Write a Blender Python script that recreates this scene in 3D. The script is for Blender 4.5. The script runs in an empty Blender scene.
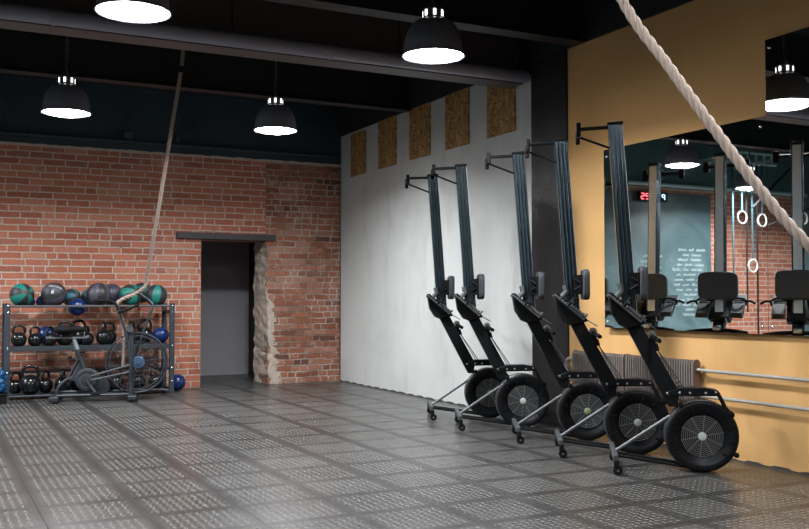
import bpy, math, random
from mathutils import Vector, Matrix, Euler, Quaternion, noise

random.seed(7)
sc = bpy.context.scene
PI = math.pi
W = 5.35        # right wall plane
YB = 12.58      # back wall plane
XL = -4.6       # left wall plane
YF = -4.0       # wall behind the camera
ZC = 3.95       # ceiling
ZL = 3.02       # height of the lamps' rims

# ------------------------------------------------------------------ camera
cd = bpy.data.cameras.new('camera'); cam = bpy.data.objects.new('camera', cd)
sc.collection.objects.link(cam); sc.camera = cam
cam.location = (0, 0, 1.2)
cam.rotation_euler = (math.radians(92.0), 0, math.radians(-26.9))
cd.sensor_width = 36; cd.lens = 945 / 809 * 36; cd.clip_start = 0.05
# ------------------------------------------------------------------ world, view
wd = bpy.data.worlds.new('world'); sc.world = wd; wd.use_nodes = True
wd.node_tree.nodes['Background'].inputs[0].default_value = (0.5, 0.6, 0.7, 1)
wd.node_tree.nodes['Background'].inputs[1].default_value = 0.02
vs = sc.view_settings
vs.view_transform = 'Standard'; vs.look = 'None'; vs.gamma = 1; vs.use_curve_mapping = False
vs.exposure = 0.0
sc.cycles.use_denoising = True
sc.cycles.max_bounces = 8
sc.cycles.sample_clamp_indirect = 6
sc.cycles.caustics_reflective = False
LAMP_W = 47.0    # each pendant
LAMP_SPREAD = 160  # degrees, deep reflectors
LAMP_COL = (0.93, 0.97, 1.0)
LAMPS = [(1.16, 6.12), (3.40, 6.22), (1.22, 9.8), (3.39, 9.8), (-1.75, 11.3)]
LAMPS_BEHIND = [(1.2, 2.4), (3.4, 2.4), (-1.3, 6.2), (-1.3, 2.4), (-3.4, 9.8), (-3.4, 6.2)]  # unseen; the one beyond the rings is added to brighten the reflected brick

# ------------------------------------------------------------------ mesh helper
class MB:
    def __init__(s): s.v = []; s.f = []
    def add(s, vs_, fs, M=None):
        o = len(s.v)
        for p in vs_:
            p = Vector(p)
            if M is not None: p = M @ p
            s.v.append(tuple(p))
        for f in fs: s.f.append(tuple(i + o for i in f))
        return s
    def box(s, c, d, M=None, rot=None):
        x, y, z = d[0]/2, d[1]/2, d[2]/2
        vs_ = [Vector(p) for p in ((-x,-y,-z),(x,-y,-z),(x,y,-z),(-x,y,-z),(-x,-y,z),(x,-y,z),(x,y,z),(-x,y,z))]
        if rot: R = Euler(rot).to_matrix(); vs_ = [R @ p for p in vs_]
        vs_ = [p + Vector(c) for p in vs_]
        return s.add(vs_, [(0,3,2,1),(4,5,6,7),(0,1,5,4),(1,2,6,5),(2,3,7,6),(3,0,4,7)], M)
    def prism(s, poly, org, ax, ay, ext, M=None):
        """polygon in the plane (ax, ay), extruded along ext"""
        org, ax, ay, ext = map(Vector, (org, ax, ay, ext))
        n = len(poly)
        a = [org + ax*p[0] + ay*p[1] for p in poly]
        if ax.cross(ay).dot(ext) < 0: a.reverse()
        vs_ = a + [p + ext for p in a]
        fs = [tuple(range(n-1, -1, -1)), tuple(range(n, 2*n))]
        fs += [(i, (i+1) % n, n+(i+1) % n, n+i) for i in range(n)]
        return s.add(vs_, fs, M)
    def tube(s, pts, r, n=10, closed=False, M=None, cap=True):
        pts = [Vector(p) for p in pts]
        m = len(pts); rr = r if isinstance(r, (list, tuple)) else [r]*m
        T = []
        for i in range(m):
            if closed: t = pts[(i+1) % m] - pts[i-1]
            else: t = pts[min(i+1, m-1)] - pts[max(i-1, 0)]
            T.append(t.normalized())
        up = Vector((0, 0, 1)) if abs(T[0].z) < .9 else Vector((1, 0, 0))
        N = (up - T[0]*up.dot(T[0])).normalized(); vs_ = []; 
        for i in range(m):
            N = (N - T[i]*N.dot(T[i])).normalized(); B = T[i].cross(N)
            for k in range(n):
                a = 2*PI*k/n
                vs_.append(pts[i] + (N*math.cos(a) + B*math.sin(a))*rr[i])
        fs = []
        for i in range(m if closed else m-1):
            j = (i+1) % m
            for k in range(n):
                l = (k+1) % n
                fs.append((i*n+k, i*n+l, j*n+l, j*n+k))
        if not closed and cap:
            fs.append(tuple(range(n-1, -1, -1))); fs.append(tuple((m-1)*n+k for k in range(n)))
        return s.add(vs_, fs, M)
    def lathe(s, prof, org=(0,0,0), axis=(0,0,1), n=32, M=None, closed=False):
        """prof: list of (radius, height)"""
        q = Vector((0,0,1)).rotation_difference(Vector(axis)); org = Vector(org)
        vs_ = []; fs = []; m = len(prof)
        for (r, h) in prof:
            for k in range(n):
                a = 2*PI*k/n
                vs_.append(org + q @ Vector((r*math.cos(a), r*math.sin(a), h)))
        for i in range(m if closed else m-1):
            j = (i+1) % m
            for k in range(n):
                l = (k+1) % n
                fs.append((i*n+k, i*n+l, j*n+l, j*n+k))
        if not closed:
            if prof[0][0] > 1e-6: fs.append(tuple(range(n-1, -1, -1)))
            if prof[-1][0] > 1e-6: fs.append(tuple((m-1)*n+k for k in range(n)))
        return s.add(vs_, fs, M)
    def ball(s, c, r, n=28, M=None, scale=(1,1,1), flat=None):
        m = n//2; vs_ = []; fs = []
        for i in range(m+1):
            t = PI*i/m
            for k in range(n):
                a = 2*PI*k/n
                z = -math.cos(t)*r*scale[2]
                if flat is not None: z = max(z, flat)
                vs_.append((c[0]+math.sin(t)*math.cos(a)*r*scale[0], c[1]+math.sin(t)*math.sin(a)*r*scale[1], c[2]+z))
        for i in range(m):
            for k in range(n):
                l = (k+1) % n
                fs.append((i*n+k, i*n+l, (i+1)*n+l, (i+1)*n+k))
        return s.add(vs_, fs, M)
    def build(s, name, m, parent=None, bevel=0, sharp=35, seg=2):
        me = bpy.data.meshes.new(name); me.from_pydata(s.v, [], s.f)
        me.validate(); me.update()
        import bmesh
        b = bmesh.new(); b.from_mesh(me)
        bmesh.ops.remove_doubles(b, verts=b.verts, dist=1e-6)
        bmesh.ops.recalc_face_normals(b, faces=b.faces)
        b.to_mesh(me); b.free()
        me.polygons.foreach_set('use_smooth', [True]*len(me.polygons))
        me.set_sharp_from_angle(angle=math.radians(sharp))
        me.materials.append(m)
        o = bpy.data.objects.new(name, me); sc.collection.objects.link(o)
        if parent is not None: o.parent = parent
        if bevel:
            bv = o.modifiers.new('bevel', 'BEVEL'); bv.width = bevel; bv.segments = seg
            bv.limit_method = 'ANGLE'; bv.angle_limit = math.radians(40); bv.harden_normals = False
        return o

def empty(name, loc=(0,0,0), rz=0):
    o = bpy.data.objects.new(name, None); sc.collection.objects.link(o)
    o.location = loc; o.rotation_euler = (0, 0, rz); o.empty_display_size = .1
    return o
def tag(o, label=None, cat=None, group=None, kind=None):
    if label: o['label'] = label
    if cat: o['category'] = cat
    if group: o['group'] = group
    if kind: o['kind'] = kind
    return o
def struct(o): o['kind'] = 'structure'; return o
def copy_tree(o, parent=None):
    c = o.copy(); sc.collection.objects.link(c)
    if parent is not None: c.parent = parent
    for ch in list(o.children): copy_tree(ch, c)
    return c
def bez(p0, p1, p2, n=8):
    p0, p1, p2 = map(Vector, (p0, p1, p2)); out = []
    for i in range(n+1):
        t = i/n; out.append(p0*(1-t)**2 + p1*2*t*(1-t) + p2*t*t)
    return out
def smooth_path(pts, rad=.05, n=6):
    """polyline with rounded bends"""
    pts = [Vector(p) for p in pts]; out = [pts[0]]
    for i in range(1, len(pts)-1):
        a, b, c = pts[i-1], pts[i], pts[i+1]
        r = min(rad, (a-b).length*.45, (c-b).length*.45)
        out += bez(b+(a-b).normalized()*r, b, b+(c-b).normalized()*r, n)
    out.append(pts[-1]); return out
def catmull(pts, n=12):
    pts = [Vector(p) for p in pts]; P = [pts[0]*2-pts[1]] + pts + [pts[-1]*2-pts[-2]]; out = []
    for i in range(1, len(P)-2):
        for k in range(n):
            t = k/n
            out.append(.5*((2*P[i]) + (P[i+1]-P[i-1])*t + (2*P[i-1]-5*P[i]+4*P[i+1]-P[i+2])*t*t + (3*P[i]-P[i-1]-3*P[i+1]+P[i+2])*t**3))
    out.append(pts[-1]); return out

# ------------------------------------------------------------------ materials
class NT:
    def __init__(s, m): s.t = m.node_tree; s.n = s.t.nodes; s.l = s.t.links
    def node(s, typ, **kw):
        nd = s.n.new(typ)
        for k, v in kw.items():
            if k == 'inp':
                for a, b in v.items(): s.set(nd, a, b)
            else: setattr(nd, k, v)
        return nd
    def set(s, nd, a, b):
        sock = nd.inputs[a]
        if isinstance(b, bpy.types.NodeSocket): s.l.new(b, sock)
        else: sock.default_value = b
    def math(s, op, a, b=0, c=0):
        nd = s.n.new('ShaderNodeMath'); nd.operation = op
        s.set(nd, 0, a); s.set(nd, 1, b); s.set(nd, 2, c); return nd.outputs[0]
    def xyz(s, v): nd = s.n.new('ShaderNodeSeparateXYZ'); s.l.new(v, nd.inputs[0]); return nd.outputs
    def comb(s, x, y, z=0):
        nd = s.n.new('ShaderNodeCombineXYZ'); s.set(nd, 0, x); s.set(nd, 1, y); s.set(nd, 2, z); return nd.outputs[0]
    def mix(s, f, a, b, typ='MIX'):
        nd = s.n.new('ShaderNodeMix'); nd.data_type = 'RGBA'; nd.blend_type = typ
        s.set(nd, 0, f)
        for i, q in ((6, a), (7, b)):
            if isinstance(q, tuple) and len(q) == 3: q = (*q, 1)
            s.set(nd, i, q)
        return nd.outputs[2]
    def noise(s, v, scale, det=4, rough=.6, dist=0):
        nd = s.n.new('ShaderNodeTexNoise'); s.set(nd, 'Vector', v); s.set(nd, 'Scale', scale)
        s.set(nd, 'Detail', det); s.set(nd, 'Roughness', rough); s.set(nd, 'Distortion', dist); return nd.outputs
    def ramp(s, f, stops):
        nd = s.n.new('ShaderNodeValToRGB'); s.l.new(f, nd.inputs[0]); cr = nd.color_ramp
        while len(cr.elements) < len(stops): cr.elements.new(.5)
        for e, (p, c) in zip(cr.elements, stops):
            e.position = p
            if isinstance(c, (int, float)): c = (c, c, c)
            e.color = (*c, 1) if len(c) == 3 else c
        return nd.outputs[0]
    def sstep(s, x, a, b):
        nd = s.n.new('ShaderNodeMapRange'); nd.interpolation_type = 'SMOOTHSTEP'
        s.set(nd, 0, x); s.set(nd, 1, a); s.set(nd, 2, b); return nd.outputs[0]
    def bump(s, h, st=.3, dist=.01):
        nd = s.n.new('ShaderNodeBump'); s.set(nd, 'Height', h); s.set(nd, 'Strength', st); s.set(nd, 'Distance', dist); return nd.outputs[0]
def newmat(name):
    m = bpy.data.materials.new(name); m.use_nodes = True
    return m, NT(m), m.node_tree.nodes['Principled BSDF']
def mat(name, col, rough=.5, metal=0, spec=.5, nz=.12, nscale=30, bump=0, emit=None, es=0, coat=0):
    m, t, b = newmat(name)
    tc = t.node('ShaderNodeTexCoord').outputs['Object']
    n = t.noise(tc, nscale)[0]
    c = t.mix(n, tuple(x*(1-nz) for x in col), tuple(min(1, x*(1+nz)) for x in col))
    t.l.new(c, b.inputs['Base Color'])
    r = t.math('MULTIPLY_ADD', n, .15, rough-.07); t.l.new(r, b.inputs['Roughness'])
    b.inputs['Metallic'].default_value = metal
    b.inputs['Specular IOR Level'].default_value = spec
    b.inputs['Coat Weight'].default_value = coat
    if bump: t.l.new(t.bump(n, bump, .004), b.inputs['Normal'])
    if emit:
        b.inputs['Emission Color'].default_value = (*emit, 1); b.inputs['Emission Strength'].default_value = es
    return m

M = {}
M['black'] = mat('black_powder_coat', (.006, .007, .0085), .42, spec=.18)
M['blackmatte'] = mat('black_matte_plastic', (.005, .0055, .0065), .55, spec=.18)
M['rubber'] = mat('black_rubber', (.010, .010, .011), .75, spec=.12)
M['darkgrey'] = mat('dark_grey_plastic', (.05, .055, .062), .45)
M['seat'] = mat('seat_foam', (.038, .042, .05), .6, nscale=200)
M['footgrey'] = mat('grey_footrest_plastic', (.08, .084, .088), .5)
M['steel'] = mat('satin_steel', (.5, .5, .5), .32, 1)
M['greytube'] = mat('pale_grey_tube', (.13, .135, .14), .42, .5)
M['chrome'] = mat('bright_steel', (.75, .75, .76), .2, 1)
M['rackblue'] = mat('slate_steel_paint', (.026, .034, .043), .45)
M['bikegrey'] = mat('dark_slate_paint', (.02, .024, .032), .42)
M['bikesilver'] = mat('pale_silver_paint', (.2, .24, .27), .4, .3)
M['iron'] = mat('glossy_cast_iron', (.006, .007, .008), .2, nscale=60, bump=.25)
M['blueball'] = mat('blue_vinyl', (.005, .022, .11), .26, nscale=15)
M['navy'] = mat('navy_rubber', (.01, .02, .09), .4)
M['bluebag'] = mat('blue_plastic_film', (.002, .055, .15), .4, nscale=12, bump=.4)
M['white'] = mat('white_print', (.75, .75, .73), .6)
M['hub'] = mat('pale_hub_sticker', (.5, .56, .54), .4)
M['hubgreen'] = mat('faded_green_hub_sticker', (.28, .32, .16), .45)
M['wirewhite'] = mat('grille_wire', (.17, .175, .18), .35)
M['ring'] = mat('pale_wooden_ring', (.72, .68, .62), .5)
M['strap'] = mat('teal_webbing', (.012, .045, .06), .7)
M['tealsteel'] = mat('pale_teal_steel', (.5, .68, .68), .4, .1)
M['beam'] = mat('beam_grey_paint', (.11, .095, .10), .45, nscale=6, nz=.3)
M['beamdark'] = mat('dark_beam_paint', (.011, .01, .01), .55, nscale=6, nz=.3)
M['pipe'] = mat('grey_violet_pipe_paint', (.30, .30, .38), .36, nscale=5, nz=.25)
M['ceil'] = mat('black_ceiling_paint', (.012, .013, .016), .7, nscale=3, nz=.4)
M['shade'] = mat('dark_lamp_enamel', (.2, .205, .25), .3, .3)
M['neck'] = mat('lamp_neck_aluminium', (.35, .35, .37), .3, .9)
M['inner'] = mat('lamp_inner_reflector', (.85, .85, .85), .3)
M['lens'] = mat('lit_lamp_lens', (.9, .9, .9), .4, emit=(1, .97, .96), es=50)
M['slot'] = mat('lit_lamp_slot', (.9, .9, .9), .4, emit=(1, .96, .95), es=3)
M['ledred'] = mat('red_led_segment', (.3, .02, .03), .4, emit=(1, .12, .16), es=4)
M['ledblue'] = mat('blue_led_segment', (.2, .3, .6), .4, emit=(.45, .7, 1), es=3)
M['radiator'] = mat('grey_radiator_paint', (.27, .235, .22), .45, .1, nscale=25, nz=.3)
M['chalk'] = mat('chalk', (.85, .9, .88), .9)

def brick_mat(name, bw, bh, mort, warp, rough_side):
    m, t, b = newmat(name)
    tc = t.node('ShaderNodeTexCoord').outputs['Object']
    X, Y, Z = t.xyz(tc)
    nlo = t.noise(t.comb(X, Z, Y), 5.5, 3)[1]; nx, ny, nz_ = t.xyz(nlo)
    nfi = t.noise(t.comb(X, Z, Y), 42, 3)[1]; fx, fy, fz = t.xyz(nfi)
    X = t.math('ADD', X, Y)
    u = t.math('ADD', X, t.math('ADD', t.math('MULTIPLY_ADD', nx, warp*2, -warp), t.math('MULTIPLY_ADD', fx, .02, -.01)))
    v = t.math('ADD', Z, t.math('ADD', t.math('MULTIPLY_ADD', ny, warp*1.2, -warp*.6), t.math('MULTIPLY_ADD', fy, .02, -.01)))
    row = t.math('FLOOR', t.math('DIVIDE', v, bh))
    wr = t.node('ShaderNodeTexWhiteNoise', noise_dimensions='1D'); t.l.new(row, wr.inputs['W'])
    off = t.math('ADD', t.math('MULTIPLY', t.math('MODULO', row, 2), .5), t.math('MULTIPLY', wr.outputs[0], 1.0 if rough_side else .45))
    cu = t.math('ADD', t.math('DIVIDE', u, bw), off)
    col = t.math('FLOOR', cu)
    wn = t.node('ShaderNodeTexWhiteNoise', noise_dimensions='2D'); t.l.new(t.comb(col, row), wn.inputs['Vector'])
    rnd = wn.outputs[0]
    # some bricks are pairs of headers
    fu0 = t.math('FRACT', cu)
    half = t.math('GREATER_THAN', rnd, .90 if not rough_side else .55)
    f2 = t.math('FRACT', t.math('MULTIPLY', fu0, 2))
    w1 = t.math('MULTIPLY', t.math('MINIMUM', fu0, t.math('SUBTRACT', 1, fu0)), bw)
    w2 = t.math('MULTIPLY', t.math('MINIMUM', f2, t.math('SUBTRACT', 1, f2)), bw/2)
    du = t.math('ADD', t.math('MULTIPLY', w1, t.math('SUBTRACT', 1, half)), t.math('MULTIPLY', w2, half))
    fv = t.math('FRACT', t.math('DIVIDE', v, bh))
    dv = t.math('MULTIPLY', t.math('MINIMUM', fv, t.math('SUBTRACT', 1, fv)), bh)
    d = t.math('MINIMUM', du, dv)
    d = t.math('ADD', d, t.math('MULTIPLY_ADD', fz, mort*1.1, -mort*.45))
    mask = t.sstep(d, mort*.5, mort*1.0)      # 1 = brick
    wn2 = t.node('ShaderNodeTexWhiteNoise', noise_dimensions='3D')
    t.l.new(t.comb(t.math('ADD', col, t.math('MULTIPLY', half, t.math('GREATER_THAN', fu0, .5))), row, 3.3), wn2.inputs['Vector'])
    if rough_side:
        bc = t.ramp(wn2.outputs[0], [(0, (.10, .055, .045)), (.12, (.25, .09, .05)), (.4, (.34, .125, .075)), (.7, (.40, .15, .085)), (.9, (.42, .22, .16)), (1, (.19, .09, .07))])
    else:
        bc = t.ramp(wn2.outputs[0], [(0, (.36, .115, .07)), (.3, (.45, .148, .085)), (.6, (.50, .17, .10)), (.85, (.54, .20, .125)), (.95, (.55, .24, .145)), (1, (.34, .13, .10))])
    grain = t.noise(tc, 60, 5, .7)[0]
    bc = t.mix(t.math('MULTIPLY', t.sstep(grain, .35, .75), .4), bc, (.2, .07, .045))
    big = t.noise(tc, 2.2, 4, .6)[0]
    bc = t.mix(t.math('MULTIPLY', t.sstep(big, .5, .72), .35), bc, (.56, .30, .23))
    mc = t.mix(grain, (.36, .29, .245), (.70, .62, .54))
    if rough_side: mc = t.mix(t.sstep(big, .3, .6), (.2, .13, .10), mc)
    colr = t.mix(mask, mc, bc)
    # smeared mortar and holes
    sm = t.noise(tc, 13, 5, .7)[0]
    smf = t.math('MULTIPLY', t.sstep(sm, .60 if not rough_side else .55, .70), .75 if rough_side else .5)
    colr = t.mix(smf, colr, (.48, .38, .31))
    hole = t.sstep(t.noise(t.comb(u, t.math('MULTIPLY', v, 2.4), Y), 9, 3)[0], .68, .73)
    hole = t.math('MULTIPLY', hole, t.math('SUBTRACT', 1, mask))
    colr = t.mix(hole, colr, (.05, .03, .025))
    t.l.new(colr, b.inputs['Base Color'])
    b.inputs['Roughness'].default_value = .82
    b.inputs['Specular IOR Level'].default_value = .3
    h = t.math('ADD', t.math('MULTIPLY', mask, .8), t.math('MULTIPLY', grain, .5))
    h = t.math('SUBTRACT', h, hole)
    t.l.new(t.bump(h, .8 if rough_side else .65, .012), b.inputs['Normal'])
    return m
M['brick'] = brick_mat('red_brick', .273, .084, .0115, .013, False)
M['brickrough'] = brick_mat('rough_old_brick', .235, .083, .0115, .035, True)

def plaster(name, col, dark, stain=.35, sc_=1.2, rough=.7, bump=.15):
    m, t, b = newmat(name)
    tc = t.node('ShaderNodeTexCoord').outputs['Object']
    X, Y, Z = t.xyz(tc)
    n1 = t.noise(tc, sc_, 6, .62, .4)[0]
    n2 = t.noise(t.comb(X, t.math('MULTIPLY', Y, 3.2), t.math('MULTIPLY', Z, .8)), 1.6, 5, .6)[0]
    n3 = t.noise(tc, 55, 3)[0]
    f = t.math('MULTIPLY', t.math('ADD', t.sstep(n1, .45, .8), t.sstep(n2, .5, .8)), stain*.6)
    c = t.mix(f, col, dark)
    c = t.mix(t.math('MULTIPLY', t.sstep(n3, .62, .7), .12), c, dark)
    t.l.new(c, b.inputs['Base Color']); b.inputs['Roughness'].default_value = rough
    b.inputs['Specular IOR Level'].default_value = .3
    h = t.math('ADD', t.math('MULTIPLY', n1, 1.5), t.math('MULTIPLY', n3, .2))
    t.l.new(t.bump(h, bump, .02), b.inputs['Normal'])
    return m
M['whitewall'] = plaster('white_plaster', (.64, .655, .64), (.36, .35, .34), .5)
M['yellow'] = plaster('yellow_ochre_paint', (.77, .45, .18), (.62, .34, .12), .6, .9, bump=.2)
M['greywall'] = plaster('grey_lilac_plaster', (.46, .44, .47), (.32, .3, .32), .5)
M['tealblack'] = plaster('blue_black_paint', (.032, .05, .062), (.014, .018, .024), .9, 2.0, .55, .3)
M['column'] = plaster('black_column_paint', (.02, .019, .02), (.036, .033, .033), .6, 3.0, .42, .4)
M['teal'] = plaster('dusty_teal_wall', (.11, .19, .205), (.065, .11, .12), .6, 1.4, .6, .2)
M['cream'] = plaster('crumbling_plaster', (.55, .46, .39), (.32, .21, .16), .9, 6.0, .85, .8)

def board_mat():
    m, t, b = newmat('chalkboard_paint')
    tc = t.node('ShaderNodeTexCoord').outputs['Object']; X, Y, Z = t.xyz(tc)
    n = t.noise(t.comb(X, Z, 0), 1.1, 6, .65, 1.2)[0]
    low = t.sstep(Z, 2.1, 1.7)
    f = t.math('MULTIPLY', t.sstep(n, .3, .8), t.math('MULTIPLY_ADD', low, .5, .25))
    t.l.new(t.mix(f, (.045, .08, .09), (.22, .32, .33)), b.inputs['Base Color'])
    b.inputs['Roughness'].default_value = .45; return m
M['board'] = board_mat()

def osb_mat():
    m, t, b = newmat('oriented_strand_board')
    tc = t.node('ShaderNodeTexCoord').outputs['Object']; X, Y, Z = t.xyz(tc)
    w = t.noise(tc, 4, 2)[1]; wx, wy, wz = t.xyz(w)
    y2 = t.math('ADD', Y, t.math('MULTIPLY', wx, .5)); z2 = t.math('ADD', Z, t.math('MULTIPLY', wy, .5))
    vo = t.node('ShaderNodeTexVoronoi'); t.l.new(t.comb(t.math('MULTIPLY', y2, 40), t.math('MULTIPLY', z2, 11), 0), vo.inputs['Vector'])
    vo.inputs['Scale'].default_value = 1
    v2 = t.node('ShaderNodeTexVoronoi'); t.l.new(t.comb(t.math('MULTIPLY', y2, 12), t.math('MULTIPLY', z2, 42), 5), v2.inputs['Vector'])
    v2.inputs['Scale'].default_value = 1
    r1 = t.xyz(vo.outputs['Color'])[0]; r2 = t.xyz(v2.outputs['Color'])[0]
    n = t.noise(tc, 9, 4)[0]
    r = t.mix(t.sstep(n, .45, .55), t.comb(r1, r1, r1), t.comb(r2, r2, r2))
    c = t.ramp(t.xyz(r)[0], [(0, (.18, .09, .035)), (.35, (.34, .18, .065)), (.7, (.48, .28, .10)), (1, (.60, .38, .16))])
    t.l.new(c, b.inputs['Base Color']); b.inputs['Roughness'].default_value = .75
    t.l.new(t.bump(t.xyz(r)[0], .3, .004), b.inputs['Normal']); return m
M['osb'] = osb_mat()

def floor_mat():
    m, t, b = newmat('studded_rubber_mats')
    tc = t.node('ShaderNodeTexCoord').outputs['Object']; X, Y, Z = t.xyz(tc)
    nw = t.noise(tc, 3, 2)[1]; wx, wy, wz = t.xyz(nw)
    TW, TH = .52, .49
    gx = t.math('ADD', t.math('DIVIDE', t.math('SUBTRACT', X, .59), TW), t.math('MULTIPLY_ADD', wx, .02, -.01))
    gy = t.math('ADD', t.math('DIVIDE', t.math('SUBTRACT', Y, 5.81), TH), t.math('MULTIPLY_ADD', wy, .02, -.01))
    fx = t.math('FRACT', gx); fy = t.math('FRACT', gy)
    ix = t.math('FLOOR', gx); iy = t.math('FLOOR', gy)
    wn = t.node('ShaderNodeTexWhiteNoise', noise_dimensions='2D'); t.l.new(t.comb(ix, iy), wn.inputs['Vector'])
    ex = t.math('MINIMUM', fx, t.math('SUBTRACT', 1, fx)); ey = t.math('MINIMUM', fy, t.math('SUBTRACT', 1, fy))
    inx = t.sstep(ex, .055, .075); iny = t.sstep(ey, .055, .08)
    inner = t.math('MULTIPLY', inx, iny)
    N = 11.0
    nx_ = t.math('MULTIPLY', fx, N); ny_ = t.math('MULTIPLY', fy, N)
    par = t.math('MODULO', t.math('ADD', t.math('FLOOR', nx_), t.math('FLOOR', ny_)), 2)
    cx = t.math('ABSOLUTE', t.math('SUBTRACT', t.math('FRACT', nx_), .5)); cy = t.math('ABSOLUTE', t.math('SUBTRACT', t.math('FRACT', ny_), .5))
    # oval studs, turned in every other cell
    e1 = t.math('ADD', t.math('POWER', t.math('DIVIDE', cx, .44), 2), t.math('POWER', t.math('DIVIDE', cy, .2), 2))
    e2 = t.math('ADD', t.math('POWER', t.math('DIVIDE', cx, .2), 2), t.math('POWER', t.math('DIVIDE', cy, .44), 2))
    e = t.math('ADD', t.math('MULTIPLY', e1, par), t.math('MULTIPLY', e2, t.math('SUBTRACT', 1, par)))
    stud = t.math('MULTIPLY', t.sstep(e, 1.15, .6), inner)
    seam = t.sstep(t.math('MINIMUM', ex, ey), .006, .001)
    dirt = t.noise(tc, 1.1, 5, .65)[0]; dirt2 = t.noise(tc, 16, 4, .7)[0]
    base = t.mix(t.sstep(dirt, .3, .75), (.034, .032, .031), (.064, .061, .059))
    base = t.mix(t.math('MULTIPLY', t.math('SUBTRACT', 1, inner), .42), base, (.014, .012, .012))
    base = t.mix(t.math('MULTIPLY', wn.outputs[0], .3), base, (.03, .028, .027))
    base = t.mix(t.math('MULTIPLY', stud, .85), base, (.20, .195, .185))  # paler stud tops: their highlights painted into the colour
    base = t.mix(t.math('MULTIPLY', t.sstep(dirt2, .55, .75), .35), base, (.04, .036, .035))
    base = t.mix(t.math('MULTIPLY', seam, .7), base, (.012, .011, .011))
    t.l.new(base, b.inputs['Base Color'])
    r = t.math('MULTIPLY_ADD', dirt, .22, .2); r = t.math('ADD', r, t.math('MULTIPLY', stud, -.04)); t.l.new(r, b.inputs['Roughness'])
    b.inputs['Specular IOR Level'].default_value = .55
    h = t.math('SUBTRACT', t.math('ADD', stud, t.math('MULTIPLY', dirt2, .25)), t.math('MULTIPLY', seam, 1.2))
    t.l.new(t.bump(h, .7, .005), b.inputs['Normal'])
    return m
M['floor'] = floor_mat()

def ball_mat(name, c1, c2, sectors, rough=.5):
    m, t, b = newmat(name)
    tc = t.node('ShaderNodeTexCoord').outputs['Object']; X, Y, Z = t.xyz(tc)
    a = t.math('ARCTAN2', Y, X)
    f = t.math('FRACT', t.math('MULTIPLY', a, sectors/(2*PI)))
    rad = t.math('SQRT', t.math('ADD', t.math('POWER', X, 2), t.math('POWER', Y, 2)))
    sel = t.sstep(t.math('ABSOLUTE', t.math('SUBTRACT', f, .5)), .24, .26)
    pole = t.sstep(rad, .033, .029)
    n = t.noise(tc, 55, 4)[0]
    c = t.mix(sel, c1, c2); c = t.mix(pole, c, tuple(x*.6+.03 for x in c2))
    c = t.mix(t.math('MULTIPLY', t.sstep(n, .5, .8), .3), c, (.02, .02, .02))
    t.l.new(c, b.inputs['Base Color']); b.inputs['Roughness'].default_value = rough
    g = t.math('ABSOLUTE', t.math('SUBTRACT', t.math('ABSOLUTE', t.math('SUBTRACT', f, .5)), .25))
    t.l.new(t.bump(t.math('ADD', t.sstep(g, 0, .03), t.math('MULTIPLY', n, .15)), .4, .003), b.inputs['Normal'])
    return m
M['mbteal'] = ball_mat('teal_and_black_rubber', (.008, .17, .14), (.022, .024, .026), 4)
M['mbblue'] = ball_mat('blue_teal_and_black_rubber', (.008, .12, .17), (.022, .024, .026), 4)
M['mbpurple'] = ball_mat('grey_purple_and_black_rubber', (.062, .055, .08), (.022, .024, .028), 4, .45)
M['mbdark'] = ball_mat('dark_purple_rubber', (.04, .035, .06), (.055, .048, .08), 5, .45)

def rope_mat():
    m, t, b = newmat('twisted_hemp')
    tc = t.node('ShaderNodeTexCoord').outputs['Object']
    n = t.noise(tc, 240, 4, .7)[0]; n2 = t.noise(tc, 14, 3)[0]
    c = t.mix(n, (.17, .125, .095), (.38, .30, .25)); c = t.mix(t.math('MULTIPLY', n2, .3), c, (.22, .17, .14))
    t.l.new(c, b.inputs['Base Color']); b.inputs['Roughness'].default_value = .9
    b.inputs['Sheen Weight'].default_value = .2
    t.l.new(t.bump(n, .6, .003), b.inputs['Normal']); return m
M['rope'] = rope_mat()

def mirror_mat():
    m, t, b = newmat('mirror_silvering')
    b.inputs['Base Color'].default_value = (.86, .90, .90, 1); b.inputs['Metallic'].default_value = 1
    b.inputs['Roughness'].default_value = .012; return m
M['mirror'] = mirror_mat()

def cage_dark():
    return mat('fan_cavity', (.02, .02, .022), .5)
M['cavity'] = cage_dark()

# ------------------------------------------------------------------ room
def S(name, mb, m, **k): return struct(mb.build(name, m, **k))
fl = MB(); fl.box(((XL+W)/2, (YF+14.4)/2, -.05), (W-XL, 14.4-YF, .1)); S('floor', fl, M['floor'])
c = MB(); c.box(((XL+W)/2, (YF+YB)/2+.3, ZC+.05), (W-XL+.2, YB-YF+.6, .1)); S('ceiling', c, M['ceil'])

# right wall: white stretch, then ochre stretch
w = MB(); w.box((W+.1, (7.737+YB)/2, 1.765), (.2, YB-7.737, 3.53)); S('wall_right', w, M['whitewall'])
w = MB(); w.box((W+.1, (YF+7.157)/2, 1.775), (.2, 7.157-YF, 3.55)); S('wall_right_ochre', w, M['yellow'])
w = MB(); w.box((W+.08, (YF+YB)/2, 3.76), (.22, YB-YF, .46)); S('wall_right_upper', w, M['ceil'])
w = MB(); w.box((W+.07, (7.737+7.157)/2, 1.975), (.18, .58, 3.95)); S('wall_column', w, M['column'], bevel=.006)
w = MB(); w.box((W+.07, 7.90, 3.5), (.2, .34, .13)); S('wall_right_soffit', w, M['ceil'])
# left wall, wall behind the camera
w = MB(); w.box((XL-.1, (YF+YB)/2, 1.975), (.2, YB-YF, 3.95)); S('wall_left', w, M['teal'])
w = MB(); w.box(((XL+W)/2, YF-.1, 1.975), (W-XL, .2, 3.95)); S('wall_front', w, M['greywall'])
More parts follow.
